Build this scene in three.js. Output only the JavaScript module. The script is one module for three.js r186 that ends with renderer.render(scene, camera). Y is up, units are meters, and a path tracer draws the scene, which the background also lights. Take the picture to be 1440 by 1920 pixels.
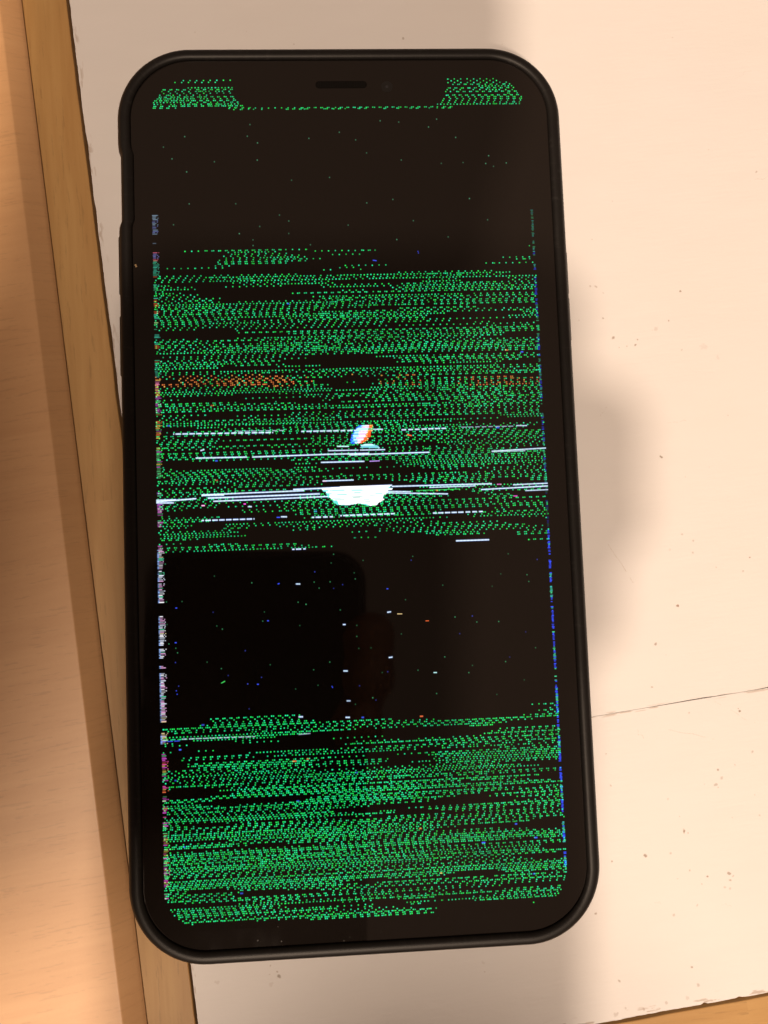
import * as THREE from 'three';
import { mergeGeometries } from 'three/addons/utils/BufferGeometryUtils.js';
import { MarchingCubes } from 'three/addons/objects/MarchingCubes.js';
import { RoundedBoxGeometry } from 'three/addons/geometries/RoundedBoxGeometry.js';

// ------------------------------------------------------------------ camera, light, exposure
const MM = 0.001;
const scene = new THREE.Scene();
const camera = new THREE.PerspectiveCamera(62.866, 0.75, 0.002, 20);
const EYE = new THREE.Vector3(-2.499, 142.283, 14.204).multiplyScalar(MM);
const RIGHT = new THREE.Vector3(0.9980292, 0.05053438, 0.03720197);
const UP = new THREE.Vector3(0.03342297, 0.07367137, -0.99672235);
const FORWARD = new THREE.Vector3(0.05310947, -0.99600141, -0.07183716);
camera.position.copy(EYE);
camera.up.copy(UP);
camera.lookAt(EYE.clone().add(FORWARD));
scene.add(camera);

const renderer = new THREE.WebGLRenderer({ antialias: true });
renderer.setSize(768, 1024);
renderer.toneMapping = THREE.LinearToneMapping;
renderer.toneMappingExposure = 1;
renderer.shadowMap.enabled = true;
renderer.outputColorSpace = THREE.SRGBColorSpace;
scene.background = new THREE.Color().setRGB(0.16, 0.098, 0.066);   // the dim, warm, evenly lit room overhead

const LAMPS = [
  { at: [-0.421, 2.0, 0.563], power: 9.1, label: 'warm globe lamp hanging on its cord, the lamp nearer the phone' },
  { at: [-0.189, 2.0, 1.473], power: 16.4, label: 'warm globe lamp hanging on its cord, the lamp farther from the phone' },
];
const LAMP_COLOR = new THREE.Color().setRGB(1.0, 0.755, 0.56);
for (const d of LAMPS) {
  const l = new THREE.PointLight(LAMP_COLOR, d.power, 0, 2);
  l.position.set(...d.at);
  l.castShadow = true;
  l.shadow.mapSize.set(2048, 2048);
  l.shadow.radius = 3;
  l.shadow.camera.near = 0.05; l.shadow.camera.far = 6;
  scene.add(l);
}

// ------------------------------------------------------------------ helpers
function rng(seed) { let a = seed >>> 0; return () => { a = (a + 0x6D2B79F5) | 0; let t = Math.imul(a ^ (a >>> 15), 1 | a); t = (t + Math.imul(t ^ (t >>> 7), 61 | t)) ^ t; return ((t ^ (t >>> 14)) >>> 0) / 4294967296; }; }
function hash(ix, iy, s) { let h = Math.imul(ix, 374761393) ^ Math.imul(iy, 668265263) ^ Math.imul(s, 1442695041); h = Math.imul(h ^ (h >>> 13), 1274126177); return ((h ^ (h >>> 16)) >>> 0) / 4294967296; }
function noise(x, y, s) {
  const ix = Math.floor(x), iy = Math.floor(y), fx = x - ix, fy = y - iy, u = fx * fx * (3 - 2 * fx), v = fy * fy * (3 - 2 * fy);
  return (hash(ix, iy, s) * (1 - u) + hash(ix + 1, iy, s) * u) * (1 - v) + (hash(ix, iy + 1, s) * (1 - u) + hash(ix + 1, iy + 1, s) * u) * v;
}
function fbm(x, y, s, n = 4) { let a = 0, w = 0.5, t = 0; for (let k = 0; k < n; k++) { a += w * noise(x, y, s + k * 17); t += w; w *= 0.5; x *= 2.03; y *= 2.03; } return a / t; }
const clamp = (x, a = 0, b = 1) => Math.min(b, Math.max(a, x));
const smooth = (a, b, x) => { const t = clamp((x - a) / (b - a)); return t * t * (3 - 2 * t); };
const toSRGB = (c) => 255 * (c <= 0.0031308 ? 12.92 * c : 1.055 * Math.pow(clamp(c), 1 / 2.4) - 0.055);
function dataTexture(w, h, fill, srgb) {
  const d = new Uint8Array(w * h * 4);
  for (let j = 0; j < h; j++) for (let i = 0; i < w; i++) {
    const c = fill(i, j), k = 4 * (j * w + i);
    for (let n = 0; n < 3; n++) d[k + n] = srgb ? toSRGB(c[n]) : 255 * clamp(c[n]);
    d[k + 3] = 255;
  }
  const t = new THREE.DataTexture(d, w, h);
  t.magFilter = THREE.LinearFilter; t.minFilter = THREE.LinearFilter; t.wrapS = t.wrapT = THREE.RepeatWrapping;
  if (srgb) t.colorSpace = THREE.SRGBColorSpace;
  t.needsUpdate = true;
  return t;
}
const taken = {};
function numbered(name) { const n = taken[name] = (taken[name] ?? -1) + 1; return n ? `${name}_${String(n).padStart(3, '0')}` : name; }
function mesh(name, geometry, material, parent) {
  const m = new THREE.Mesh(geometry, material);
  m.name = parent ? name : numbered(name);
  m.castShadow = m.receiveShadow = true;
  (parent ?? scene).add(m);
  return m;
}
function group(name, x = 0, y = 0, z = 0, parent) {
  const g = new THREE.Group();
  g.name = parent ? name : numbered(name);
  g.position.set(x, y, z);
  (parent ?? scene).add(g);
  return g;
}
// rounded rectangle in plan: points with outward normals, seen from above, [x, z, nx, nz]
function outline(a, b, r, n = 20) {
  const p = [];
  for (const [cx, cz, s] of [[a - r, b - r, 0], [-(a - r), b - r, 1], [-(a - r), -(b - r), 2], [a - r, -(b - r), 3]]) {
    for (let k = 0; k <= n; k++) {
      const t = (s + k / n) * Math.PI / 2;
      p.push([cx + r * Math.cos(t), cz + r * Math.sin(t), Math.cos(t), Math.sin(t)]);
    }
  }
  return p;
}
function refine(p, step) {   // more points along the straight runs
  const q = [];
  for (let i = 0; i < p.length; i++) {
    const a = p[i], b = p[(i + 1) % p.length], d = Math.hypot(b[0] - a[0], b[1] - a[1]), n = Math.max(1, Math.ceil(d / step));
    for (let k = 0; k < n; k++) q.push(a.map((v, j) => v + (b[j] - v) * k / n));
  }
  return q;
}
// sweep a profile [inset, y] round an outline (mm); inset(i, o, y) may vary along the way
function sweep(line, profile, vary) {
  const pos = [], nor = [], uv = [], idx = [], m = profile.length, n = line.length;
  let s = 0;
  for (let i = 0; i <= n; i++) {
    const [x, z, nx, nz] = line[i % n];
    if (i) s += Math.hypot(x - line[i - 1][0], z - line[i - 1][1]);
    let t = 0;
    for (let k = 0; k < m; k++) {
      let [o, y] = profile[k];
      const a = profile[Math.max(0, k - 1)], b = profile[Math.min(m - 1, k + 1)], d = b[0] - a[0], e = b[1] - a[1], L = Math.hypot(d, e);
      if (k) t += Math.hypot(o - profile[k - 1][0], y - profile[k - 1][1]);
      if (vary) o += vary(x, z, nx, nz, y);
      pos.push((x - nx * o) * MM, y * MM, (z - nz * o) * MM);
      nor.push(nx * e / L, d / L, nz * e / L);
      uv.push(s * MM, t * MM);
    }
  }
  for (let i = 0; i < n; i++) for (let k = 0; k + 1 < m; k++) { const a = i * m + k, b = a + m; idx.push(a, a + 1, b, b, a + 1, b + 1); }
  const g = new THREE.BufferGeometry();
  g.setAttribute('position', new THREE.Float32BufferAttribute(pos, 3));
  g.setAttribute('normal', new THREE.Float32BufferAttribute(nor, 3));
  g.setAttribute('uv', new THREE.Float32BufferAttribute(uv, 2));
  g.setIndex(idx);
  return g;
}
// flat sheet at height y from a plan polygon [[x, z], ...] in mm, facing up; uv in metres
function sheet(points, y) {
  const s = new THREE.Shape(points.map(([x, z]) => new THREE.Vector2(x * MM, -z * MM)));
  const g = new THREE.ShapeGeometry(s);
  g.rotateX(-Math.PI / 2);
  g.translate(0, y * MM, 0);
  return g;
}
const inset = (line, o) => line.map(([x, z, nx, nz]) => [x - nx * o, z - nz * o]);
// a long moulding: profile [x, y] (mm) carried along z, with closed ends; uv in metres (across, along)
function moulding(profile, z0, z1, steps = 40, wobble, along) {
  const pos = [], uv = [], idx = [], m = profile.length;
  for (let i = 0; i <= steps; i++) {
    const z = z0 + (z1 - z0) * i / steps;
    let t = 0;
    for (let k = 0; k < m; k++) {
      const [x, y] = profile[k];
      if (k) t += Math.hypot(x - profile[k - 1][0], y - profile[k - 1][1]);
      pos.push((x + (wobble ? wobble(z, k) : 0)) * MM, y * MM, z * MM);
      if (along) uv.push(z * MM, t * MM); else uv.push(t * MM, z * MM);
    }
  }
  for (let i = 0; i < steps; i++) for (let k = 0; k + 1 < m; k++) { const a = i * m + k, b = a + m; idx.push(a, b, a + 1, b, b + 1, a + 1); }
  for (const tri of THREE.ShapeUtils.triangulateShape(profile.map(([x, y]) => new THREE.Vector2(x, y)), [])) {   // the two ends, on vertices of their own
    for (const i of [0, steps]) { const b = pos.length / 3; for (const k of tri) { const a = i * m + k; pos.push(pos[3 * a], pos[3 * a + 1], pos[3 * a + 2]); uv.push(pos[3 * a], pos[3 * a + 1]); } idx.push(b, b + 1, b + 2); }
  }
  const g = new THREE.BufferGeometry();
  g.setAttribute('position', new THREE.Float32BufferAttribute(pos, 3));
  g.setAttribute('uv', new THREE.Float32BufferAttribute(uv, 2));
  g.setIndex(idx);
  g.computeVertexNormals();
  return g;
}
// a flat board cut to a plan polygon (mm), its top at y = 0, with a slight arris; uv in metres (x, z)
function boardFromPlan(points, thick, arris) {
  const s = new THREE.Shape(points.map(([x, z]) => new THREE.Vector2(x * MM, z * MM)));
  const g = new THREE.ExtrudeGeometry(s, { depth: thick * MM, bevelEnabled: arris > 0, bevelThickness: arris * MM, bevelSize: arris * MM, bevelOffset: -arris * MM, bevelSegments: 2, curveSegments: 2 });
  g.rotateX(Math.PI / 2);
  g.translate(0, -arris * MM, 0);
  return g;
}

// ------------------------------------------------------------------ measured marks: lines and mark on the display (mm), flecks on the panel (mm)
const LINES = [[2.85,58.68,18.57,58.87,0.29,1,0,0.95],
[12.5,58.53,20.52,58.59,0.17,1,0,0.6],
[23.06,58.83,31.83,58.91,0.29,1,0,0.9],
[34.57,58.81,36.12,58.86,0.22,0,0,0.9],
[39.12,59.03,46.28,58.97,0.28,1,0,0.9],
[48.79,58.87,57.48,58.94,0.17,1,0,0.55],
[57.75,58.86,59.49,58.91,0.22,0,0,0.8],
[28.68,61.4,30.55,61.46,0.34,0,1,0.9],
[27.21,62.05,32.06,62.11,0.22,0,0,0.9],
[32.32,62.11,36.34,62.15,0.24,0,0,0.9],
[6.28,62.62,14.33,62.69,0.26,0,0,1],
[15.17,62.71,26.76,62.64,0.26,0,0,1],
[26.59,62.63,33.75,62.67,0.26,0,0,1],
[30.59,62.84,43.44,62.79,0.26,0,0,1],
[26.04,63.9,32.94,63.94,0.26,0,0,1],
[33.79,63.96,35.41,63.93,0.22,0,2,0.9],
[53.55,62.92,62.53,62.66,0.24,0,0,0.85],
[53.54,63.01,59.02,63.0,0.17,0,0,0.7],
[26.2,66.9,31.13,66.88,0.24,0,0,0.95],
[26.2,66.9,26.8,66.92,0.26,0,3,1],
[21.51,68.11,37.23,67.93,0.31,0,0,1],
[-0.09,69.11,3.07,69.13,0.26,0,0,1],
[-0.09,69.53,2.72,69.62,0.26,0,0,1],
[-0.09,69.36,6.23,69.06,0.29,0,0,1],
[7.08,68.5,23.2,68.34,0.26,0,0,1],
[8.06,69.04,25.72,68.93,0.31,0,0,1],
[8.89,69.57,26.97,69.4,0.26,0,0,1],
[7.07,68.58,10.58,68.61,0.34,0,0,0.9],
[37.22,68.11,53.3,68.19,0.26,0,0,1],
[43.21,68.47,50.7,68.45,0.21,0,0,0.9],
[41.04,68.91,48.09,68.88,0.17,0,4,0.9],
[36.33,69.11,46.16,69.6,0.24,0,0,1],
[35.92,68.83,40.18,69.06,0.22,0,0,1],
[51.53,69.08,62.48,68.83,0.26,0,0,0.95],
[56.75,68.47,62.5,68.39,0.24,0,0,0.9],
[58.7,69.48,62.44,69.43,0.21,0,0,0.85],
[6.99,72.55,15.25,72.57,0.28,1,0,1],
[18.78,72.44,19.28,72.46,0.26,0,5,1],
[19.45,72.38,20.38,72.41,0.26,0,0,1],
[24.33,72.63,27.63,72.65,0.28,1,0,1],
[28.82,72.52,37.48,72.48,0.29,1,0,1],
[43.63,72.6,51.63,72.61,0.28,1,0,1],
[47.13,77.16,52.45,77.17,0.28,0,0,1],
[21.07,77.59,23.17,77.58,0.26,1,0,1],
[-0.09,106.51,3.16,106.5,0.21,1,5,0.7],
[3.17,106.26,14.46,106.39,0.21,1,0,0.55],
[21.22,106.38,23.04,106.3,0.21,0,0,0.4],
[13.64,70.15,13.97,70.16,0.34,0,3,1],
[7.04,70.19,7.54,70.2,0.34,0,3,1],
[14.3,70.6,14.89,70.62,0.26,0,0,0.9],
[54.16,68.3,54.85,68.32,0.26,0,3,0.7],
[56.75,70.28,57.36,70.3,0.29,0,3,0.7],
[39.94,59.83,40.71,60.03,0.34,0,6,0.9],
[7.06,61.45,7.65,61.29,0.26,0,0,0.9],
[28.66,89.7,29.08,89.71,0.26,0,0,0.9],
[35.71,88.06,36.3,88.0,0.26,0,0,0.9],
[37.3,88.37,38.06,88.4,0.22,0,7,0.8],
[35.76,84.36,36.01,84.37,0.26,0,5,0.9],
[41.74,89.64,42.25,89.66,0.22,0,6,0.8],
[35.69,95.15,36.28,95.09,0.26,0,0,0.9],
[28.5,96.92,29.17,96.95,0.26,0,0,0.9],
[42.67,97.78,43.18,97.8,0.26,0,1,0.9],
[28.85,101.56,29.43,101.59,0.26,0,0,0.6],
[21.49,83.06,22.16,83.09,0.24,0,0,0.9],
[18.65,82.96,18.91,82.88,0.26,0,5,0.8],
[16.83,88.64,17.08,88.65,0.26,0,5,0.9],
[21.3,103.68,21.96,103.71,0.29,0,0,0.9],
[28.59,104.1,29.26,104.13,0.29,0,0,0.8],
[26.59,99.15,26.75,99.49,0.26,0,5,0.9],
[15.0,98.4,15.24,98.41,0.26,0,5,0.9],
[9.48,97.99,10.07,97.69,0.22,0,4,0.9],
[2.47,91.45,2.72,91.46,0.26,0,5,0.9],
[2.66,86.09,2.91,86.1,0.26,0,5,0.8],
[2.5,98.58,2.73,99.65,0.21,0,5,0.8],
[35.5,31.01,36.1,31.11,0.26,0,5,0.8],
[42.89,29.54,43.04,30.07,0.26,0,5,0.9],
[42.5,32.57,43.03,32.58,0.17,0,5,0]];
const MARK = {"leaf":[[33.23,58.08],[34.51,58.12],[34.32,58.89],[33.68,59.83],[32.8,60.66],[31.67,61.06],[31.08,60.96],[31.02,60.18],[31.48,59.24],[32.19,58.49]],"top":[[32.42,61.69],[32.26,61.42],[33.12,61.19],[34.06,61.13],[34.99,61.5],[35.58,61.87]],"body":[[26.33,68.1],[29.14,67.93],[37.23,67.93],[36.69,68.77],[36.05,69.69],[35.17,70.52],[34.47,71.01],[33.62,71.07],[32.78,70.78],[31.94,70.58],[31.08,70.73],[29.89,70.86],[28.79,70.74],[28.13,70.12],[27.4,69.24]]};
const SPECKS = [[109.1,-47.9,0.18,0.5],[109.7,-47.7,0.14,0.4],[117.1,-42.8,0.28,0.4],[99.5,-23.0,0.37,0.7],[96.5,-18.0,0.23,0.6],[86.2,-16.3,0.46,0.6],[84.9,-19.9,0.23,0.5],[83.6,-25.9,0.28,0.35],[84.6,-25.7,0.37,0.4],[85.7,-24.4,0.18,0.3],[86.9,-14.4,0.18,0.5],[88.3,-14.4,0.28,0.4],[89.8,-14.4,0.31,0.6],[90.4,-15.3,0.23,0.5],[93.9,-16.8,0.64,0.18],[98.0,-12.5,0.37,0.3],[101.9,-12.5,0.83,0.1],[104.1,-10.3,0.55,0.1],[91.1,5.8,0.37,0.8],[94.7,9.8,0.23,0.25],[89.8,21.9,0.37,0.12],[93.7,23.0,0.24,0.3],[94.2,21.0,0.22,0.3],[103.6,25.3,0.2,0.6],[97.4,26.1,0.18,0.35],[102.0,27.4,0.22,0.35],[89.5,31.6,0.37,0.8],[84.7,37.4,0.41,0.6],[82.8,44.6,0.28,0.45],[86.1,39.6,0.15,0.4],[97.2,50.9,0.28,0.8],[97.0,50.4,0.18,0.6],[98.2,57.9,0.37,0.35],[94.8,59.7,0.23,0.35],[91.7,60.0,0.29,0.6],[92.1,61.5,0.37,0.3],[90.9,62.4,0.37,0.4],[91.2,62.9,0.23,0.5],[89.0,62.0,0.28,0.2],[73.0,59.7,0.28,0.35],[82.3,63.5,0.31,0.2],[84.2,69.1,0.41,0.8],[84.8,69.5,0.28,0.4],[76.9,72.0,0.37,0.7],[81.2,72.3,0.28,0.3],[71.2,72.0,0.2,0.6],[84.0,75.6,0.22,0.4],[86.8,77.1,0.22,0.8],[85.7,78.1,0.31,0.35],[81.7,76.6,0.23,0.3],[90.6,77.1,0.46,0.6],[91.2,77.7,0.28,0.4],[90.6,78.3,0.37,0.6],[89.5,79.3,0.28,0.25],[90.4,79.6,0.28,0.25],[84.3,81.4,0.41,0.3],[80.1,82.3,0.37,0.3],[67.0,79.9,0.28,0.6],[69.1,91.2,0.37,0.5],[81.7,91.1,0.31,0.55],[82.2,94.1,0.41,0.35],[76.5,96.0,0.41,0.3],[69.5,95.7,0.28,0.3],[72.5,96.4,0.28,0.35],[80.2,95.9,0.55,0.2],[67.8,96.4,0.64,0.3],[57.4,-74.8,0.31,0.5],[13.9,81.0,0.42,0.7],[13.7,80.3,0.22,0.5],[12.4,80.5,0.28,0.3],[12.7,79.2,0.28,0.4],[12.4,82.0,0.46,0.15],[3.9,80.4,0.55,0.18],[106.1,-69.5,0.24,0.3],[2.6,-32.6,0.28,0.3],[80.6,-20.1,0.18,0.2],[85.3,-34.2,0.18,0.3],[47.2,86.0,0.18,0.3],[47.2,84.6,0.46,0.12]];

// ------------------------------------------------------------------ the table: white painted panel let into a tan frame
// plan axes of the table are turned 6.2 degrees against the phone's; the origin lies on the panel's left edge
const TURN = 6.2 * Math.PI / 180;
const table = group('tabletop', -37.41 * MM, 0, 0);
table.rotation.y = TURN;
table.userData = { kind: 'structure', label: 'white painted panel let into a tan wooden frame under the phone' };

const PANEL_TEX = 200;   // mm covered by the panel's texture
const specks = SPECKS.map(([x, z, r, a], n) => ({ x: x + 5, z: z + 95, r: r * 0.75, a, n }));
{ const R = rng(77); for (let k = 0; k < 60; k++) specks.push({ x: R() * 200, z: R() * 200, r: 0.08 + 0.12 * R(), a: 0.1 + 0.25 * R(), n: 100 + k }); }
const panelColor = (() => {
  const N = 2048, s = PANEL_TEX / N, c = new Float32Array(N * N * 3);
  for (let j = 0; j < N; j++) for (let i = 0; i < N; i++) {
    const x = i * s, z = j * s, k = 3 * (j * N + i);
    const m = 0.965 + 0.025 * (fbm(x / 9, z / 2.2, 3, 4) - 0.5) + 0.03 * (fbm(x / 30, z / 30, 9, 3) - 0.5) + 0.008 * (hash(i, j, 5) - 0.5);
    const warm = 0.02 * (fbm(x / 18, z / 12, 21, 3) - 0.5);
    c[k] = 0.79 * m; c[k + 1] = (0.785 - warm * 0.4) * m; c[k + 2] = (0.795 - warm) * m;
    // grime rubbed along the front edge and the edge by the frame, and along the board joint
    const front = 192.4 - z, side = x - 5;
    let g = 0;
    if (front > -1 && front < 2.2) g = Math.max(g, smooth(0.60, 0.72, fbm(x / 2.2, z / 0.5, 31, 4)) * smooth(2.2, 0.3, front) * 0.55);
    if (side > -1 && side < 1.6) g = Math.max(g, smooth(0.62, 0.74, fbm(x / 0.4, z / 2.0, 33, 4)) * smooth(1.6, 0.1, side) * 0.5);
    const joint = Math.abs(z - (142.95 - 0.005 * (x - 80)));
    if (joint < 0.5 && x > 70) g = Math.max(g, smooth(0.5, 0.66, fbm(x / 2.5, z / 0.25, 35, 3)) * smooth(0.5, 0.1, joint) * 0.5);
    if (g > 0) { c[k] += (0.30 - c[k]) * g; c[k + 1] += (0.19 - c[k + 1]) * g; c[k + 2] += (0.11 - c[k + 2]) * g; }
  }
  {   // faint scuffs and hairline scratches
    const R = rng(404);
    for (let k = 0; k < 46; k++) {
      const x0 = 20 + 175 * R(), z0 = 195 * R(), L = 1.5 + 9 * R() * R(), an = (R() - 0.5) * 2.4, w = 0.05 + 0.10 * R() + (R() < 0.2 ? 0.25 : 0), dark = 0.05 + 0.11 * R(), n = Math.ceil(L / s);
      for (let q = 0; q < n; q++) {
        const f = q / n, x = x0 + L * f * Math.cos(an) + 0.5 * (noise(f * 4, k, 405) - 0.5), z = z0 + L * f * Math.sin(an) + 0.5 * (noise(f * 4, k, 406) - 0.5), r = Math.ceil(w / s);
        if (noise(f * 14, k, 407) < 0.35) continue;
        for (let dj = -r; dj <= r; dj++) { const i = Math.round(x / s), j = Math.round(z / s) + dj; if (i < 0 || j < 0 || i >= N || j >= N) continue; const a = dark * clamp(1 - Math.abs(dj) * s / w) * (0.5 + hash(i, j, 408)), p = 3 * (j * N + i); c[p] *= 1 - a * 0.8; c[p + 1] *= 1 - a; c[p + 2] *= 1 - a * 1.15; }
      }
    }
  }
  for (const p of specks) {   // flecks of dirt, each with its own ragged outline
    const R = Math.ceil(p.r * 2.2 / s), ci = p.x / s, cj = p.z / s, an = hash(p.n, 1, 2) * 6.28, el = 0.55 + 0.45 * hash(p.n, 4, 2);
    for (let j = Math.floor(cj - R); j <= cj + R; j++) for (let i = Math.floor(ci - R); i <= ci + R; i++) {
      if (i < 0 || j < 0 || i >= N || j >= N) continue;
      const dx = (i - ci) * s, dz = (j - cj) * s, u = dx * Math.cos(an) + dz * Math.sin(an), v = (-dx * Math.sin(an) + dz * Math.cos(an)) / el;
      const d = Math.hypot(u, v) / p.r + 1.1 * (noise(i * 0.33, j * 0.33, p.n) - 0.5);
      const a = p.a * smooth(1.15, 0.6, d), k = 3 * (j * N + i), red = hash(p.n, 8, 3) * 0.06;
      if (a > 0) { c[k] += (0.20 + red - c[k]) * a; c[k + 1] += (0.14 - c[k + 1]) * a; c[k + 2] += (0.085 - c[k + 2]) * a; }
    }
  }
  const t = dataTexture(N, N, (i, j) => { const k = 3 * (j * N + i); return [c[k], c[k + 1], c[k + 2]]; }, true);
  t.repeat.set(1000 / PANEL_TEX, 1000 / PANEL_TEX); t.offset.set(5 / PANEL_TEX, 95 / PANEL_TEX);
  return t;
})();
const panelBump = (() => {   // brush marks in the paint
  const N = 1024;
  const t = dataTexture(N, N, (i, j) => {
    const x = i * 0.08, z = j * 0.08, w = Math.min(1, i / 100, (N - i) / 100, j / 100, (N - j) / 100);
    const f = (u, v) => 0.62 * fbm(u / 2.6 + 0.5 * fbm(u / 8, v / 4, 51, 2), v / 0.42, 41, 3) + 0.25 * fbm(u / 7, v / 3, 43, 2) + 0.13 * noise(u / 0.3, v / 0.3, 47);
    const a = f(x, z), b = f(x + 81.92, z + 81.92), v = 0.5 + (a - 0.5) * w + (b - 0.5) * (1 - w) * 0.6;
    return [v, v, v];
  }, false);
  t.repeat.set(1000 / 81.92, 1000 / 81.92);
  return t;
})();
const white = new THREE.MeshPhysicalMaterial({ map: panelColor, bumpMap: panelBump, bumpScale: 0.000028, roughness: 0.48, specularIntensity: 1 });
function woodTexture(size, N, base, dark, fleck, seed, grain) {
  const t = dataTexture(N, N, (i, j) => {
    const s = size / N, x = i * s, z = j * s;
    const f = (u, v) => {
      const w = v + 0.06 * u + 0.9 * (fbm(u / 26, v / 10, seed, 2) - 0.5);   // grain runs along u, slightly slanting
      let a = 0.5 * fbm(u / 26, w / 2.3, seed + 3, 3) + 0.3 * fbm(u / 9, w / 0.5, seed + 5, 3) + 0.2 * fbm(u / 45, v / 40, seed + 9, 2);
      const pore = smooth(0.67, 0.80, fbm(u / 4.5, w / 0.24, seed + 7, 3));
      return [a, pore];
    };
    const e = Math.min(1, i / 80, (N - i) / 80, j / 80, (N - j) / 80), [a1, p1] = f(x, z), [a2, p2] = f(x + size * 1.37, z + size * 1.71);
    const a = a2 + (a1 - a2) * e, p = p2 + (p1 - p2) * e, k = clamp(0.5 + (a - 0.5) * grain), g = 0.03 * (hash(i, j, seed) - 0.5);
    return base.map((b, n) => (dark[n] + (b - dark[n]) * k) * (1 - fleck * p) * (1 + g));
  }, true);
  t.repeat.set(1000 / size, 1000 / size);
  return t;
}
const paleWoodMap = woodTexture(150, 1024, [0.635, 0.385, 0.195], [0.545, 0.31, 0.148], 0.13, 201, 1.3);
const paleWood = new THREE.MeshPhysicalMaterial({ map: paleWoodMap, bumpMap: paleWoodMap, bumpScale: 0.00004, roughness: 0.42 });
const tanWoodMap = woodTexture(90, 1024, [0.51, 0.315, 0.120], [0.41, 0.228, 0.076], 0.18, 301, 1.9);
const tanWood = new THREE.MeshPhysicalMaterial({ map: tanWoodMap, bumpMap: tanWoodMap, bumpScale: 0.00005, roughness: 0.5 });

const JOINT = (x) => 47.95 - 0.005 * (x - 75);
const gap = (x) => 0.012 + 0.20 * smooth(70, 100, x) * smooth(0.30, 0.62, fbm(x / 5, 3.3, 61, 3)) + 0.012 * noise(x / 0.8, 1, 62);
{
  const edge = (z) => 0.06 + 0.34 * Math.pow(fbm(z / 3.1, 7.7, 63, 4), 2) * (0.5 + noise(z / 14, 2, 64)) * smooth(60, -60, z) + 0.05 * noise(z / 0.6, 1, 65);   // nibbled paint edge
  const front = (x) => 97.45 - 0.22 * Math.pow(fbm(x / 2.6, 5.1, 67, 4), 2) - 0.05 * noise(x / 0.5, 3, 68) - 0.25 * smooth(0.66, 0.8, fbm(x / 1.7, 8.3, 69, 3));
  const A = [], B = [];
  for (let x = 0; x <= 230; x += 0.7) A.push([Math.max(x, edge(JOINT(0))), JOINT(x) - gap(x)]);
  A.push([230, -190]);
  for (let z = -190; z < JOINT(0) - 0.6; z += 0.6) A.push([edge(z), z]);
  for (let x = 230; x >= 0; x -= 0.7) B.push([Math.max(x, edge(JOINT(0))), JOINT(x) + 0.012]);
  for (let z = JOINT(0) + 0.6; z < 97; z += 0.6) B.push([edge(z), z]);
  for (let x = 0.6; x <= 230; x += 0.6) B.push([x, front(x)]);
  mesh('painted_board', boardFromPlan(A, 3, 0.04), white, table).userData.label = 'wide white painted board above the hairline joint';
  mesh('painted_board', boardFromPlan(B, 3, 0.04), white, table).userData.label = 'narrow white painted board between joint and front rail';
}
mesh('frame_rail', moulding([[-26, -3], [-26, -0.06], [-0.55, -0.06], [-0.38, -0.10], [-0.28, -0.22], [-0.26, -3]], -190, 130, 160, (z, k) => (k >= 2 ? 0.30 * (fbm(z / 6, 2, 71, 4) - 0.5) : 0), true), tanWood, table).userData.label = 'tan wooden rail along the left of the white panel';
{
  const g = moulding([[97.85, -3], [97.87, -0.22], [97.97, -0.10], [98.12, -0.06], [130, -0.06], [130, -3]].map(([a, y]) => [a, y]), -230, 0.2, 120, (z, k) => (k < 4 ? 0.24 * (fbm(z / 6, 9, 72, 4) - 0.5) : 0), true);
  g.rotateY(-Math.PI / 2);   // carried along the front edge: x of the profile becomes z
  mesh('frame_rail', g, tanWood, table).userData.label = 'tan wooden rail along the front of the white panel';
}
mesh('base_board', new RoundedBoxGeometry(0.52, 0.018, 0.36, 2, 0.002).translate(0.085, -0.0121, -0.03), new THREE.MeshStandardMaterial({ color: new THREE.Color().setRGB(0.10, 0.05, 0.025), roughness: 0.8 }), table);

// the pale raised board that lies along the rail
const pale = group('wooden_board', -37.41 * MM, 0, 0);
pale.rotation.y = TURN;
pale.userData = { label: 'pale wooden board with a sloping edge beside the tan rail', category: 'board' };
{
  const H = 2.4, prof = [[-150, 0], [-150, H]];
  for (let x = -140; x < -16; x += 12) prof.push([x, H]);
  for (const x of [-13, -12, -11.5]) prof.push([x, H]);
  const top = [-10.80, H - 0.16], foot = [-7.86, 0.25];
  for (let k = 0; k <= 6; k++) { const t = k / 6, a = [-11.25, H], b = [-11.0, H], m = 1 - t; prof.push([m * m * a[0] + 2 * m * t * b[0] + t * t * top[0], m * m * a[1] + 2 * m * t * b[1] + t * t * top[1]]); }
  for (const f of [0.08, 0.2, 0.4, 0.6, 0.8, 1]) prof.push([top[0] + (foot[0] - top[0]) * f, top[1] + (foot[1] - top[1]) * f]);
  prof.push([-7.95, 0.0]);
  mesh('plank', moulding(prof, -190, 130, 60), paleWood, pale);
}

// ------------------------------------------------------------------ the phone in its black case
const S = 9.3;   // height of the glass
const phone = group('smartphone');
phone.userData = { label: 'smartphone in a black case lying face up, screen full of green glitch dots', category: 'phone' };

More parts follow.
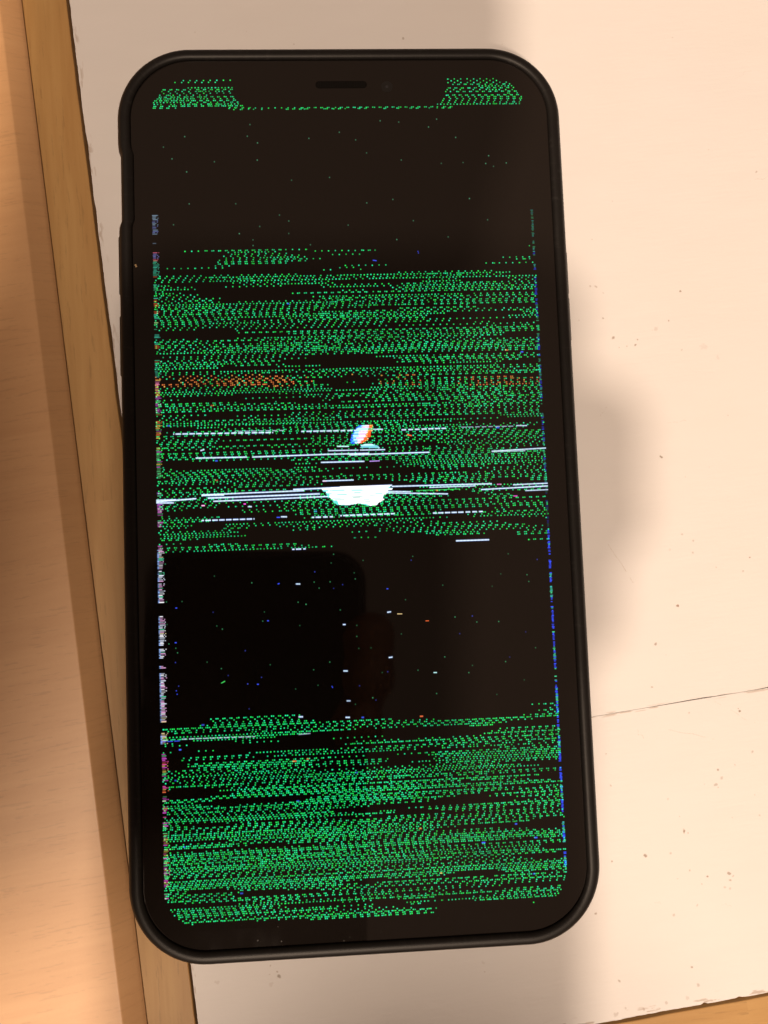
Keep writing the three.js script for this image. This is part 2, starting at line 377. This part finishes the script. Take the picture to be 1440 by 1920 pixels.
const caseBump = dataTexture(256, 256, (i, j) => { const v = 0.5 * noise(i / 2, j / 2, 81) + 0.5 * hash(i, j, 82); return [v, v, v]; }, false);
caseBump.repeat.set(60, 60);
const smudge = dataTexture(512, 512, (i, j) => { const a = fbm(i / 60, j / 60, 85, 3), b = fbm(i / 14, j / 40, 87, 3), r = 0.035 + 0.10 * smooth(0.52, 0.75, a) * b + (hash(i, j, 88) > 0.9985 ? 0.25 : 0); return [r, r, r]; }, false);
smudge.repeat.set(1 / 0.08, 1 / 0.08);   // finger marks on the glass
const rubberMap = dataTexture(1024, 1024, (i, j) => {   // dust and rubbed patches on the case
  const d = hash(i, j, 181) > 0.9975 ? 0.03 * hash(i, j, 182) : 0, l = smooth(0.70, 0.78, fbm(i / 5, j / 28, 183, 3)) * 0.007, w = 0.8 + 0.4 * fbm(i / 70, j / 70, 184, 3);
  return [0.0085 * w + d + l, 0.0078 * w + d * 0.95 + l * 0.95, 0.0075 * w + d * 0.9 + l * 0.9];
}, true);
rubberMap.repeat.set(1 / 0.07, 1 / 0.07);
const rubber = new THREE.MeshPhysicalMaterial({ map: rubberMap, roughness: 0.46, specularIntensity: 0.65, bumpMap: caseBump, bumpScale: 0.000008 });
const glass = new THREE.MeshPhysicalMaterial({ color: new THREE.Color().setRGB(0.0135, 0.0108, 0.0095), roughness: 1, roughnessMap: smudge });
const steel = new THREE.MeshPhysicalMaterial({ color: new THREE.Color().setRGB(0.02, 0.02, 0.02), metalness: 0.6, roughness: 0.35 });

const caseLine = refine(outline(36.75, 73.0, 12.2, 24), 1.0);
const dent = (x, z, nx, nz, y) => (nx < -0.9 && y > 1.2 ? 0.42 * smooth(-56.2, -55.0, z) * smooth(-42.6, -43.8, z) : 0);   // cut-out of the ring switch
const caseProfile = [[7, 0.02], [2.6, 0.02], [1.6, 0.15], [0.8, 0.6], [0.28, 1.5], [0.06, 2.8], [0, 4.5], [0.04, 6.4], [0.14, 7.9], [0.3, 8.8], [0.5, 9.3], [0.75, 9.66], [1.05, 9.86], [1.4, 9.96], [1.75, 9.98], [2.05, 9.92], [2.28, 9.78], [2.42, 9.6], [2.48, 9.42], [2.42, 9.36], [2.1, 9.34], [1.75, 9.2], [1.5, 8.6], [1.4, 7.0]];
const cover = mesh('protective_case', mergeGeometries([sweep(caseLine, caseProfile, (x, z, nx, nz, y) => (y > 1 && y < 9.9 ? dent(x, z, nx, nz, y) : 0)), sheet(inset(caseLine, 6.5), 0.9)].map((g) => g.toNonIndexed())), rubber, phone);
cover.userData.label = 'black rubbery case with a raised lip';
function bump(name, x, z0, z1, y, high, deep, label) {
  const g = new RoundedBoxGeometry(deep * MM, high * MM, (z1 - z0) * MM, 3, 0.42 * MM).translate(x * MM, y * MM, (z0 + z1) / 2 * MM);
  mesh(name, g, rubber, cover).userData.label = label;
}
bump('button_cover', -36.68, -42.4, -32.4, 5.1, 3.6, 1.0, 'upper volume button cover');
bump('button_cover', -36.68, -29.1, -18.9, 5.1, 3.6, 1.0, 'lower volume button cover');
bump('button_cover', 36.68, -38.6, -30.95, 5.1, 3.6, 1.0, 'upper half of the side button cover');
bump('button_cover', 36.68, -30.7, -23.0, 5.1, 3.6, 1.0, 'lower half of the side button cover');
bump('grip_pad', -36.70, 47.5, 55.0, 4.6, 3.4, 0.95, 'small raised grip pad low on the left side');

const bodyLine = outline(35.3, 71.7, 11.0, 24);
mesh('body_frame', sweep(bodyLine, [[0.6, 1.1], [0.15, 1.6], [0, 3], [0, 7.2], [0.15, 7.9], [0.34, 8.05]]), steel, phone);
const glassProfile = [[0.36, 7.95], [0.37, 8.6], [0.42, 8.9], [0.55, 9.1], [0.75, 9.23], [0.98, 9.285], [1.25, S]];
mesh('front_glass', mergeGeometries([sweep(bodyLine, glassProfile), sheet(inset(bodyLine, 1.25), S)].map((g) => g.toNonIndexed())), glass, phone).userData.label = 'black front glass with curved edges';

// the picture on the display, computed pixel by pixel in screen millimetres (62.4 x 135.1, notch at the top)
const SW = 62.4, SH = 135.1, TW = 946, TH = 2048, PX = TH / SH;
const lum = new Float32Array(TW * TH * 3);
function dab(u, v, w, h, c, a, soft = 0.6) {   // a lit sub-pixel patch, centre u,v and size w,h in mm
  const x0 = (u - w / 2) * PX, x1 = (u + w / 2) * PX, y0 = (v - h / 2) * PX, y1 = (v + h / 2) * PX;
  for (let j = Math.max(0, Math.floor(y0 - soft)); j <= Math.min(TH - 1, y1 + soft); j++) for (let i = Math.max(0, Math.floor(x0 - soft)); i <= Math.min(TW - 1, x1 + soft); i++) {
    const g = clamp(Math.min(i + 1, x1) - Math.max(i, x0) + 0.0, 0, 1) * clamp(Math.min(j + 1, y1) - Math.max(j, y0), 0, 1);
    if (g <= 0) continue;
    const k = 3 * (j * TW + i);
    for (let n = 0; n < 3; n++) lum[k + n] = Math.max(lum[k + n], c[n] * a * g);
  }
}
const WHITE = [0.72, 0.88, 1.0], INK = [WHITE, [0.55, 0.95, 0.95], [0.6, 0.35, 1.0], [1.0, 0.1, 0.75], [0.06, 0.7, 0.12], [0.05, 0.10, 1.0], [1.0, 0.16, 0.04], [0.9, 0.65, 0.3]];
const GREEN = [[0.0, 0.36, 0.12], [0.0, 0.33, 0.075], [0.0, 0.38, 0.16], [0.0, 0.34, 0.045]];
// rows of green dots: each row repeats a small pattern that changes slowly along it
function dotRows(v0, v1, pitch, cover, seed, keep, col, fill = 0.30, bright = 1.25) {
  const R = rng(seed), P = 1.085, slots = 4;
  let row = 0, v = v0;
  while (v < v1) {
    // a block of a few rows shares one small motif, repeated along the block with slow changes
    const rows = 2 + Math.floor(R() * 4), lean = (R() - 0.5) * 0.9, bits = [];
    let phase = R() * P;
    const drift = (R() - 0.5) * 0.03;
    for (let k = 0; k < rows; k++) { bits.push([]); for (let b = 0; b < slots; b++) bits[k].push(bits[k].filter(Boolean).length < 2 + (fill > 0.4) && R() < fill); if (!bits[k].some(Boolean)) bits[k][Math.floor(R() * slots)] = true; }
    const strength = []; for (let k = 0; k < rows; k++) strength.push(0.20 + 1.25 * fbm((row + k) / 2.0, 0.5, seed + 1, 3));
    for (let u = -2 * P; u < SW + P; u += P) {
      phase += drift + 0.01 * (R() - 0.5);
      if (R() < 0.16) { const k = Math.floor(R() * rows), b = Math.floor(R() * slots); bits[k][b] = !bits[k][b] && bits[k].filter(Boolean).length < 2 + (fill > 0.4); }
      for (let k = 0; k < rows; k++) for (let b = 0; b < slots; b++) {
        const x = u + phase + b * P / slots + lean * k * P / slots, y = v + k * pitch;
        if (y >= v1 || x < 0.2 || x > SW - 0.15) continue;
        const dens = cover(x, y) * strength[k] + 1.6 * (fbm(x / 16, y / 1.15, seed + 2, 3) - 0.5) + 0.45 * (fbm(x / 40, y / 4.0, seed + 4, 2) - 0.5);
        if (dens < 0.30 + 0.14 * hash(row + k, b, seed)) continue;
        if (!bits[k][b] && !(dens > 0.92 && R() < 0.22)) continue;
        if (R() < 0.02 || !keep(x, y)) continue;
        const c = col && col(x, y, R) || GREEN[Math.floor(R() * 4)];
        const du = x + 0.02 * (R() - 0.5), dv = y + 0.05 * (R() - 0.5), e = (0.5 + 0.75 * R()) * (0.45 + 1.05 * fbm(x / 9, y / 2.4, seed + 6, 3)) * bright;
        dab(du, dv, 0.20, 0.19, c, e);
        dab(du, dv, 0.12, 0.12, c[0] > 0.1 ? [0.7, 0.25, 0.06] : [0.02, 1.0, c[2] * 2.2], e);
        if (R() < 0.06) dab(du + 0.15, dv, 0.14, 0.14, c, 0.7);
      }
    }
    v += rows * pitch; row += rows;
  }
}
const notchHalf = (v) => 17.45 - (v > 2.6 ? 3.0 * (1 - Math.sqrt(Math.max(0, 1 - Math.pow((v - 2.6) / 2.4, 2)))) : 0) + (v < 0.9 ? 0.5 * (0.9 - v) : 0);
const inNotch = (u, v) => v < 5.0 && Math.abs(u - SW / 2) < notchHalf(Math.max(0, v));
const corner = (u, v) => { const r = 6.6, x = Math.min(u, SW - u), y = Math.min(v, SH - v); return x >= r || y >= r || Math.hypot(r - x, r - y) < r - 0.15; };
const all = (u, v) => corner(u, v) && !inNotch(u, v);
// ears beside the notch and the thin line below it
dotRows(0.35, 5.35, 0.31, (u, v) => 0.72 + 0.2 * smooth(2.5, 4.2, v) - (v > 4.75 && Math.abs(u - 31) > 18 ? 0.5 : 0), 11, (u, v) => all(u, v) && (v < 4.85 || Math.abs(u - 31.2) > 14) );
dotRows(5.12, 5.5, 0.2, () => 0.82, 13, (u, v) => Math.abs(u - 31.2) < 18.5 && (v < 5.25 || hash(Math.floor(u), 3, 3) > 0.35));
// the broad middle band, red-tinged across one stripe
const red = (u, v, R) => { const d = Math.abs(v - (50.1 + 1.2 * u / SW)); const p = (d < 0.95 ? 0.75 : 0) * Math.max(smooth(27, 18, u), smooth(46, 58, u), smooth(30, 33, u) * smooth(45, 40, u) * 0.45); return R() < p ? (R() < 0.3 ? [0.45, 0.24, 0.04] : [0.42, 0.08, 0.02]) : null; };
dotRows(29.0, 57.5, 0.315, (u, v) => 0.68 * smooth(28.6 - 0.8 * u / SW, 35, v) - 0.10 * smooth(33, 29.5, v) + 0.10, 23, all, red);
dotRows(57.5, 77.6, 0.31, (u, v) => 0.74 - 0.30 * smooth(74, 78.5, v) - 0.1 * smooth(66, 68, v) * smooth(72, 70, v), 29, all);
// the dense band at the foot
dotRows(103.4, 112, 0.32, (u, v) => 0.62 * smooth(102.6, 106, v) + 0.14, 31, all, null, 0.42);
dotRows(112, 134.4, 0.29, (u, v) => 0.62 - 0.06 * smooth(38, 60, u), 37, (u, v) => all(u, v) && v < 134.6 - 0.9 * smooth(30, 62, u), null, 0.50);
{
  const R = rng(5);
  for (let k = 0; k < 46; k++) { const u = 1 + R() * 60, v = 7 + 21.5 * Math.pow(R(), 0.8); dab(u, v, 0.17, 0.2, [0.10, 0.42, 0.22], 0.2 + 0.45 * R() * R()); }                      // stray pixels in the dark bands
  for (let k = 0; k < 80; k++) { const u = 1 + R() * 60, v = 78 + 24.5 * R(); dab(u, v, 0.15, 0.16, R() < 0.25 ? [0.08, 0.12, 0.9] : [0.08, 0.55, 0.22], 0.15 + 0.5 * R() * R()); }
  for (let k = 0; k < 34; k++) { const u = 1 + R() * 60, v = 29 + 105 * R(); if (v < 77 || v > 104) dab(u, v, 0.3 + 0.3 * R(), 0.22, R() < 0.6 ? [0.05, 0.12, 0.9] : [0.8, 0.15, 0.05], 0.35 + 0.5 * R()); }
  // a bar-code of mixed colours down the left edge
  const left = [[23, 28.5, [[0.25, 0.32, 0.75], [0.3, 0.45, 0.6]], 0.5], [28.5, 30.5, [[0.7, 0.12, 0.2], [0.3, 0.3, 0.8]], 0.6], [30.5, 50, [[0.05, 0.55, 0.25], [0.7, 0.12, 0.04], [0.05, 0.6, 0.4]], 0.6],
    [50, 52, [[0.8, 0.2, 0.4], [0.7, 0.5, 0.1]], 0.9], [52, 67, [[0.75, 0.18, 0.05], [0.8, 0.5, 0.08], [0.1, 0.6, 0.2], [0.5, 0.1, 0.5]], 0.75], [68, 77, [[0.5, 0.15, 0.8], [0.1, 0.55, 0.25], [0.75, 0.2, 0.7]], 0.8],
    [77, 103.5, [[0.95, 0.95, 1], [0.9, 0.75, 0.45], [0.1, 0.65, 0.35], [0.8, 0.85, 1], [0.8, 0.4, 0.7], [0.95, 0.95, 1]], 1.0], [103.5, 108, [[0.95, 0.9, 1], [0.8, 0.6, 0.3]], 1.0], [108, 130.5, [[0.85, 0.08, 0.4], [0.8, 0.15, 0.05], [0.1, 0.6, 0.2], [0.75, 0.1, 0.65], [0.7, 0.5, 0.1]], 0.85]];
  for (const [a, b, cs, p] of left) for (let v = a; v < b; v += 0.22) {
    if (fbm(v / 0.8, 2.2, 93, 2) < 0.60 - 0.27 * p) continue;
    const c = cs[Math.floor((0.3 * R() + 0.7 * fbm(v / 0.9, a, 91, 2)) * 1.5 * cs.length) % cs.length], w = 0.42 + 0.38 * R();
    dab(0.12 + w / 2 + 0.10 * R(), v, w, 0.12, c, p * (0.2 + 0.8 * R()));
    if (R() < 0.3) dab(0.9 + 0.2 * R(), v, 0.16, 0.13, c, p * 0.6);
    if (p > 0.95) dab(0.16, v, 0.26, 0.14, [0.3, 0.5, 1], 0.9 * R());
  }
  // blue and teal dashes down the right edge
  for (let v = 23; v < 130; v += 0.2) {
    const on = fbm(v / 1.2, 4.4, 95, 2), strong = v > 76 && v < 129.6 ? 0.95 : v > 69 ? 0.1 : v < 29 ? 0.22 : 0.35;
    if (on < 0.36 || R() < 0.18) continue;
    const c = v > 30 && fbm(v / 1.3, 8.8, 97, 2) + 0.25 * (R() - 0.5) > 0.47 ? [0.03, 0.08, 1.0] : R() < 0.5 ? [0.04, 0.55, 0.5] : [0.05, 0.6, 0.25];
    dab(SW - 0.30 + 0.08 * (R() - 0.5), v, 0.22 + 0.22 * R(), 0.14, c, strong * (0.45 + 0.65 * R()));
  }
}
function band(pts, ink, a, rag, seed) {   // a torn, scan-lined fragment of the start-up mark
  const vs = pts.map((p) => p[1]), lo = Math.min(...vs), hi = Math.max(...vs);
  for (let v = lo; v <= hi; v += 0.08) {
    const xs = [];
    pts.forEach((p, i) => { const q = pts[(i + 1) % pts.length]; if ((p[1] <= v) !== (q[1] <= v)) xs.push(p[0] + (q[0] - p[0]) * (v - p[1]) / (q[1] - p[1])); });
    xs.sort((m, n) => m - n);
    for (let k = 0; k + 1 < xs.length; k += 2) {
      const r = rag * (hash(Math.floor(v / 0.24), 1, seed) - 0.5);
      dab((xs[k] + xs[k + 1]) / 2 + r, v, xs[k + 1] - xs[k], 0.13, typeof ink === 'function' ? ink(v) : ink, a);
    }
  }
}
for (const [u0, v0, u1, v1, t, dash, ink, a] of LINES) {
  const n = Math.max(1, Math.ceil((u1 - u0) / 0.12));
  for (let k = 0; k < n; k++) {
    const f = (k + 0.5) / n, u = u0 + (u1 - u0) * f, v = v0 + (v1 - v0) * f;
    if (dash && ((u / 1.085) % 1 + 1) % 1 > 0.74) continue;
    dab(u, v, (u1 - u0) / n + 0.02, t * 0.55, INK[ink], a);
    if (ink === 0) dab(u, v, (u1 - u0) / n + 0.02, t * 1.05, [0.16, 0.26, 0.62], a * 0.7);
  }
}
const thin = (pts, s, k) => { const c = pts.reduce((q, p) => q + p[0], 0) / pts.length; return pts.map(([u, v]) => [c + (u - c) * k + s, v]); };
band(thin(MARK.leaf, -0.42, 0.8), [0.02, 0.10, 0.9], 1, 0.25, 3);
band(thin(MARK.leaf, 0.50, 0.75), (v) => (hash(Math.floor(v / 0.5), 5, 5) > 0.4 ? [0.95, 0.10, 0.02] : [0.25, 0.3, 0.1]), 1, 0.6, 4);
band(thin(MARK.leaf, -0.05, 0.8), (v) => (hash(Math.floor(v / 0.22), 2, 7) > 0.45 ? [0.50, 0.90, 1.0] : [0.08, 0.42, 0.62]), 0.85, 0.5, 5);
band(MARK.top, (v) => (hash(Math.floor(v / 0.2), 3, 7) > 0.4 ? [0.5, 0.9, 0.95] : [0.15, 0.5, 0.6]), 1.0, 0.5, 6);
band(thin(MARK.body, -0.35, 1), [0.10, 0.62, 0.55], 1, 0.5, 8);
band(MARK.body, (v) => (hash(Math.floor(v / 0.16), 6, 7) > 0.22 ? [1, 1, 1] : [0.55, 0.95, 1.0]), 1.2, 0.8, 9);
{
  const R = rng(17);   // scan lines torn out of the lower fragment
  for (let k = 0; k < 16; k++) {
    const left = R() < 0.7, u = left ? 26.4 + 3.2 * R() : 30 + 5.5 * R(), v = 68.3 + 2.5 * R(), w = 0.7 + 1.6 * R(), c = R() < 0.5 ? [0.05, 0.5, 0.5] : [0.02, 0.16, 0.12];
    for (let i = Math.floor((u - w / 2) * PX); i < (u + w / 2) * PX; i++) { const q = 3 * (Math.round(v * PX) * TW + i); if (lum[q] > 0.3) for (let n = 0; n < 3; n++) lum[q + n] = c[n]; }
  }
}
const screenTex = dataTexture(TW, TH, (i, j) => { const k = 3 * (j * TW + i); return [lum[k], lum[k + 1], lum[k + 2]]; }, true);
screenTex.wrapS = screenTex.wrapT = THREE.ClampToEdgeWrapping;
const lit = new THREE.MeshPhysicalMaterial({ color: new THREE.Color().setRGB(0.0135, 0.0108, 0.0095), roughness: 0.04, emissive: new THREE.Color(1, 1, 1), emissiveMap: screenTex, emissiveIntensity: 1.5 });
{
  const s = new THREE.Shape(), a = SW / 2, b = SH / 2, r = 6.6, w = 17.45, d = 5.0, q = 3.0, f = 0.9;
  const X = (v) => v * MM;
  s.moveTo(X(-a + r), X(-b)); s.lineTo(X(a - r), X(-b)); s.absarc(X(a - r), X(-b + r), X(r), -Math.PI / 2, 0, false);
  s.lineTo(X(a), X(b - r)); s.absarc(X(a - r), X(b - r), X(r), 0, Math.PI / 2, false);
  s.lineTo(X(w + f), X(b)); s.absarc(X(w + f), X(b - f), X(f), Math.PI / 2, Math.PI, false);
  s.lineTo(X(w), X(b - d + q)); s.absarc(X(w - q), X(b - d + q), X(q), 0, -Math.PI / 2, true);
  s.lineTo(X(-w + q), X(b - d)); s.absarc(X(-w + q), X(b - d + q), X(q), -Math.PI / 2, -Math.PI, true);
  s.lineTo(X(-w), X(b - f)); s.absarc(X(-w - f), X(b - f), X(f), 0, Math.PI / 2, false);
  s.lineTo(X(-a + r), X(b)); s.absarc(X(-a + r), X(b - r), X(r), Math.PI / 2, Math.PI, false);
  s.lineTo(X(-a), X(-b + r)); s.absarc(X(-a + r), X(-b + r), X(r), Math.PI, 1.5 * Math.PI, false);
  const g = new THREE.ShapeGeometry(s, 16);
  g.rotateX(-Math.PI / 2); g.translate(0, (S + 0.03) * MM, 0);
  const p = g.attributes.position, uv = g.attributes.uv;
  for (let i = 0; i < p.count; i++) uv.setXY(i, (p.getX(i) / MM + a) / SW, (p.getZ(i) / MM + b) / SH);
  mesh('display_screen', g, lit, phone).userData.label = 'glitching display with a notch, rows of green dots and torn white lines';
}
{
  const matte = new THREE.MeshPhysicalMaterial({ color: new THREE.Color().setRGB(0.006, 0.005, 0.0045), roughness: 0.95, specularIntensity: 0.2 });
  const slot = outline(4.25, 0.62, 0.6, 10).map(([x, z]) => [x + 0.15, z - 66.35]);
  const ear = mesh('earpiece', sheet(slot, S + 0.02), matte, phone);
  ear.userData.label = 'dark slot of the earpiece';
  const wire = new THREE.MeshPhysicalMaterial({ color: new THREE.Color().setRGB(0.005, 0.0045, 0.004), roughness: 0.8, specularIntensity: 0.3 });
  const bars = [];
  for (let k = 0; k < 20; k++) bars.push(sheet(outline(0.07, 0.5, 0.05, 2).map(([x, z]) => [x + 0.15 - 3.8 + 0.4 * k, z - 66.35]), S + 0.035));
  mesh('mesh_grille', mergeGeometries(bars), wire, ear);
  const ring = new THREE.MeshStandardMaterial({ color: new THREE.Color().setRGB(0.012, 0.011, 0.011), roughness: 0.35 });
  const lens = mesh('front_camera', sheet(outline(0.95, 0.95, 0.94, 10).map(([x, z]) => [x + 7.7, z - 65.95]), S + 0.02), ring, phone);
  mesh('lens', new THREE.SphereGeometry(0.5 * MM, 20, 8, 0, Math.PI * 2, 0, 0.5).scale(1, 0.4, 1).translate(7.7 * MM, (S - 0.13) * MM, -65.95 * MM), new THREE.MeshPhysicalMaterial({ color: new THREE.Color().setRGB(0.03, 0.03, 0.034), roughness: 0.3 }), lens);
}
{
  const g = new THREE.IcosahedronGeometry(0.16 * MM, 1);
  const p = g.attributes.position;
  for (let i = 0; i < p.count; i++) { const k = 0.75 + 0.5 * noise(p.getX(i) * 9000, p.getZ(i) * 9000 + p.getY(i) * 4000, 3); p.setXYZ(i, p.getX(i) * k, p.getY(i) * k, p.getZ(i) * 1.7 * k); }
  g.computeVertexNormals();
  const crumb = mesh('crumb', g, new THREE.MeshStandardMaterial({ color: new THREE.Color().setRGB(0.55, 0.40, 0.22), roughness: 0.9 }));
  crumb.position.set(-33.75 * MM, (S + 0.06) * MM, -36.3 * MM);
  crumb.rotation.y = 0.4;
  crumb.userData = { label: 'tiny tan crumb on the left edge of the phone glass', category: 'crumb' };
}

// ------------------------------------------------------------------ what stands over the table: the phone that takes the picture, the hand that holds it, an added shading head and hand, the bulbs
const overhead = new THREE.Matrix4().makeBasis(RIGHT, UP, FORWARD.clone().negate()).setPosition(EYE);   // x right, y up the picture, z away from the table
const dark = new THREE.MeshPhysicalMaterial({ color: new THREE.Color().setRGB(0.008, 0.008, 0.009), roughness: 0.3 });
{
  const cam = group('camera_phone');
  cam.applyMatrix4(overhead);
  cam.userData = { label: 'black smartphone held above the table, taking the picture', category: 'phone' };
  const plan = outline(35.5, 71.8, 10.5, 16), at = (g) => g.translate(-26.9 * MM, 1.2 * MM, 63.4 * MM).rotateX(Math.PI / 2).scale(1, 1, 1);
  // in the plan the phone lies flat, its back up; turned so that the back faces the table
  const shell = sweep(plan, [[35, 0.02], [3, 0], [1.2, 0.3], [0.3, 1.2], [0, 2.6], [0, 5], [0.3, 6.5], [1.2, 7.4], [3, 7.7], [35, 7.72]]);
  shell.rotateX(Math.PI / 2);
  shell.translate(-26.9 * MM, -63.4 * MM, 8.9 * MM);
  mesh('shell', shell, dark, cam);
  const face = sheet(inset(plan, 2.2), 0).rotateX(Math.PI / 2).translate(-26.9 * MM, -63.4 * MM, 9.0 * MM);
  mesh('touch_panel', face, glass, cam);
}
{
  // bones as tapered capsules (mm, in the holding phone's axes), joined smoothly and meshed
  const left = [
    // palm over the face of the phone, forearm rising steeply towards the photographer
    [[-32, -78, 42, 13], [-42, -110, 50, 17]], [[-42, -110, 50, 17], [-56, -142, 84, 24]], [[-56, -142, 84, 24], [-58, -221, 198, 31]], [[-58, -221, 198, 31], [-57, -274, 282, 36]],
    // index, middle and ring finger over the far edge
    [[-28, -62, 42, 10.5], [-8, -30, 30, 9]], [[-8, -30, 30, 9], [9, -21, 15, 8.2]], [[9, -21, 15, 8.2], [10, -19, 1, 7]],
    [[-28, -72, 42, 10.5], [-8, -44, 30, 9]], [[-8, -44, 30, 9], [9, -33, 15, 8.2]], [[9, -33, 15, 8.2], [9.5, -32, 1, 7]],
    [[-28, -80, 40, 10], [-8, -58, 28, 9]], [[-8, -58, 28, 9], [5, -48, 14, 8]], [[5, -48, 14, 8], [6.5, -47, 2, 7]],
    // little finger on the face
    [[-42, -110, 46, 10], [-26, -104, 34, 8.4]], [[-26, -104, 34, 8.4], [-18, -102, 16, 7.4]],
    // thumb on the face
    [[-42, -98, 42, 13], [-46, -88, 28, 11]], [[-46, -88, 28, 11], [-42, -76, 17, 8.4]],
  ];
  const right = [
    // unseen second hand and forearm, added to shade the strip below the phone
    [[-16, -300, 204, 15], [-14, -326, 232, 19]], [[10, -302, 206, 14], [4, -328, 234, 19]], [[-16, -300, 204, 15], [10, -302, 206, 14]],
    [[-5, -330, 240, 21], [-4, -360, 292, 24]], [[-4, -360, 292, 24], [-5, -410, 380, 31]], [[-5, -410, 380, 31], [-6, -455, 460, 36]],
    [[-20, -292, 200, 9], [-22, -276, 190, 8]], [[-22, -276, 190, 8], [-21, -280, 172, 7.4]], [[-8, -290, 200, 9.4], [-8, -271, 190, 8.4]], [[-8, -271, 190, 8.4], [-7, -275, 171, 7.6]],
    [[4, -290, 201, 9.2], [6, -273, 191, 8.2]], [[6, -273, 191, 8.2], [6, -277, 173, 7.4]], [[14, -296, 203, 8.4], [18, -281, 194, 7.4]], [[18, -281, 194, 7.4], [18, -285, 178, 6.8]],
    [[-22, -318, 220, 12], [-32, -302, 198, 9.6]], [[-32, -302, 198, 9.6], [-26, -290, 180, 8]],
  ];
  const K = 5;
  function flesh(J, N, size, cx, cy, cz) {
    const half = size / 2, step = size / N;
    const mc = new MarchingCubes(N, new THREE.MeshStandardMaterial(), false, false, 200000);
    for (let k = 0; k < N; k++) for (let j = 0; j < N; j++) for (let i = 0; i < N; i++) {
      const x = cx + (i - N / 2) * step, y = cy + (j - N / 2) * step, z = cz + (k - N / 2) * step;
      let d = 1e9;
      for (const [a, b] of J) {
        const bx = b[0] - a[0], by = b[1] - a[1], bz = b[2] - a[2], px = x - a[0], py = y - a[1], pz = z - a[2];
        const t = clamp((px * bx + py * by + pz * bz) / (bx * bx + by * by + bz * bz));
        const e = Math.hypot(px - bx * t, py - by * t, pz - bz * t) - (a[3] + (b[3] - a[3]) * t);
        const h = Math.max(K - Math.abs(d - e), 0) / K;
        d = Math.min(d, e) - h * h * K * 0.25;
      }
      mc.field[i + j * N + k * N * N] = -d;
    }
    mc.isolation = 0;
    mc.update();
    const n = mc.count, pos = new Float32Array(n * 3), nor = new Float32Array(n * 3);
    for (let i = 0; i < n; i++) for (let c = 0; c < 3; c++) { pos[3 * i + c] = (mc.positionArray[3 * i + c] * half + [cx, cy, cz][c]) * MM; nor[3 * i + c] = mc.normalArray[3 * i + c]; }
    const g = new THREE.BufferGeometry();
    g.setAttribute('position', new THREE.BufferAttribute(pos, 3));
    g.setAttribute('normal', new THREE.BufferAttribute(nor, 3));
    return g;
  }
  // unseen head, added to shade the wood at the left (mm: x to its side, y to the crown, z out of the face), brought into the phone's axes
  const head = [
    [[0, 10, -15, 74], [0, 18, 10, 70]], [[0, -45, 35, 42], [0, -72, 54, 24]], [[0, -10, 40, 52], [0, -40, 45, 45]], [[0, 4, 86, 7], [0, -24, 101, 9]],
    [[-72, -2, -5, 12], [-74, -26, -8, 10]], [[72, -2, -5, 12], [74, -26, -8, 10]], [[-30, 16, 74, 12], [30, 16, 74, 12]], [[-16, -52, 84, 7], [16, -52, 84, 7]], [[0, -60, -25, 52], [0, -150, -75, 58]],
  ];
  const out = new THREE.Vector3(0.39, -0.88, -0.27).normalize(), crown = new THREE.Vector3(0.5, 0.5, -0.7);
  crown.addScaledVector(out, -crown.dot(out)).normalize();
  const headAt = new THREE.Matrix4().makeBasis(new THREE.Vector3().crossVectors(crown, out), crown, out).setPosition(-0.237, 0.500, 0.176);
  const toPhone = overhead.clone().invert().multiply(headAt);
  const shadingHead = flesh(head, 64, 330, 0, -50, 5).applyMatrix4(toPhone);
  const grip = flesh(left, 116, 400, -45, -150, 160), shadingHand = flesh(right.map((q) => q.map(([x, y, z, r]) => [x * 0.88 - 3, y - 13, z, r * 0.92])), 100, 370, -5, -390, 330);
  const person = mesh('person', mergeGeometries([grip, shadingHand, shadingHead]), new THREE.MeshPhysicalMaterial({ color: new THREE.Color().setRGB(0.30, 0.165, 0.105), roughness: 0.55 }));
  person.applyMatrix4(overhead);
  person.userData = { label: 'person with one bare hand holding a phone above the table, unseen head and second hand added for shade', category: 'person' };
  mesh('added_hair', flesh([[[0, 24, -26, 80], [0, 38, 4, 70]], [[-40, 0, -50, 48], [40, 0, -50, 48]]], 48, 280, 0, 10, -20).applyMatrix4(toPhone), new THREE.MeshPhysicalMaterial({ color: new THREE.Color().setRGB(0.03, 0.02, 0.014), roughness: 0.6 }), person);  // covers the added head and widens its shadow
  for (const s of [-1, 1]) mesh('added_eye', new THREE.SphereGeometry(0.012, 20, 14).translate(s * 0.031, -0.002, 0.080).applyMatrix4(toPhone), new THREE.MeshPhysicalMaterial({ color: new THREE.Color().setRGB(0.25, 0.2, 0.17), roughness: 0.2 }), person);
}
for (const d of LAMPS) {
  const lamp = group('pendant_lamp', ...d.at);
  lamp.userData = { label: d.label, category: 'lamp', group: 'globe lamps over the table' };
  const pts = [];
  for (let k = 0; k <= 20; k++) { const t = k / 20 * 2.55; pts.push(new THREE.Vector2(0.06 * Math.sin(t), -0.06 * Math.cos(t))); }
  pts.push(new THREE.Vector2(0.03, 0.06), new THREE.Vector2(0.029, 0.07));
  mesh('globe', new THREE.LatheGeometry(pts, 32), new THREE.MeshStandardMaterial({ color: 0xffffff, roughness: 0.4, emissive: LAMP_COLOR, emissiveIntensity: 6 }), lamp);
  mesh('socket', new THREE.LatheGeometry([[0.030, 0.068], [0.035, 0.07], [0.036, 0.11], [0.012, 0.13], [0.003, 0.134]].map(([x, y]) => new THREE.Vector2(x, y)), 28), dark, lamp);
  mesh('cord', new THREE.CylinderGeometry(0.003, 0.003, 0.6, 10).translate(0, 0.432, 0), dark, lamp);
}

renderer.render(scene, camera);
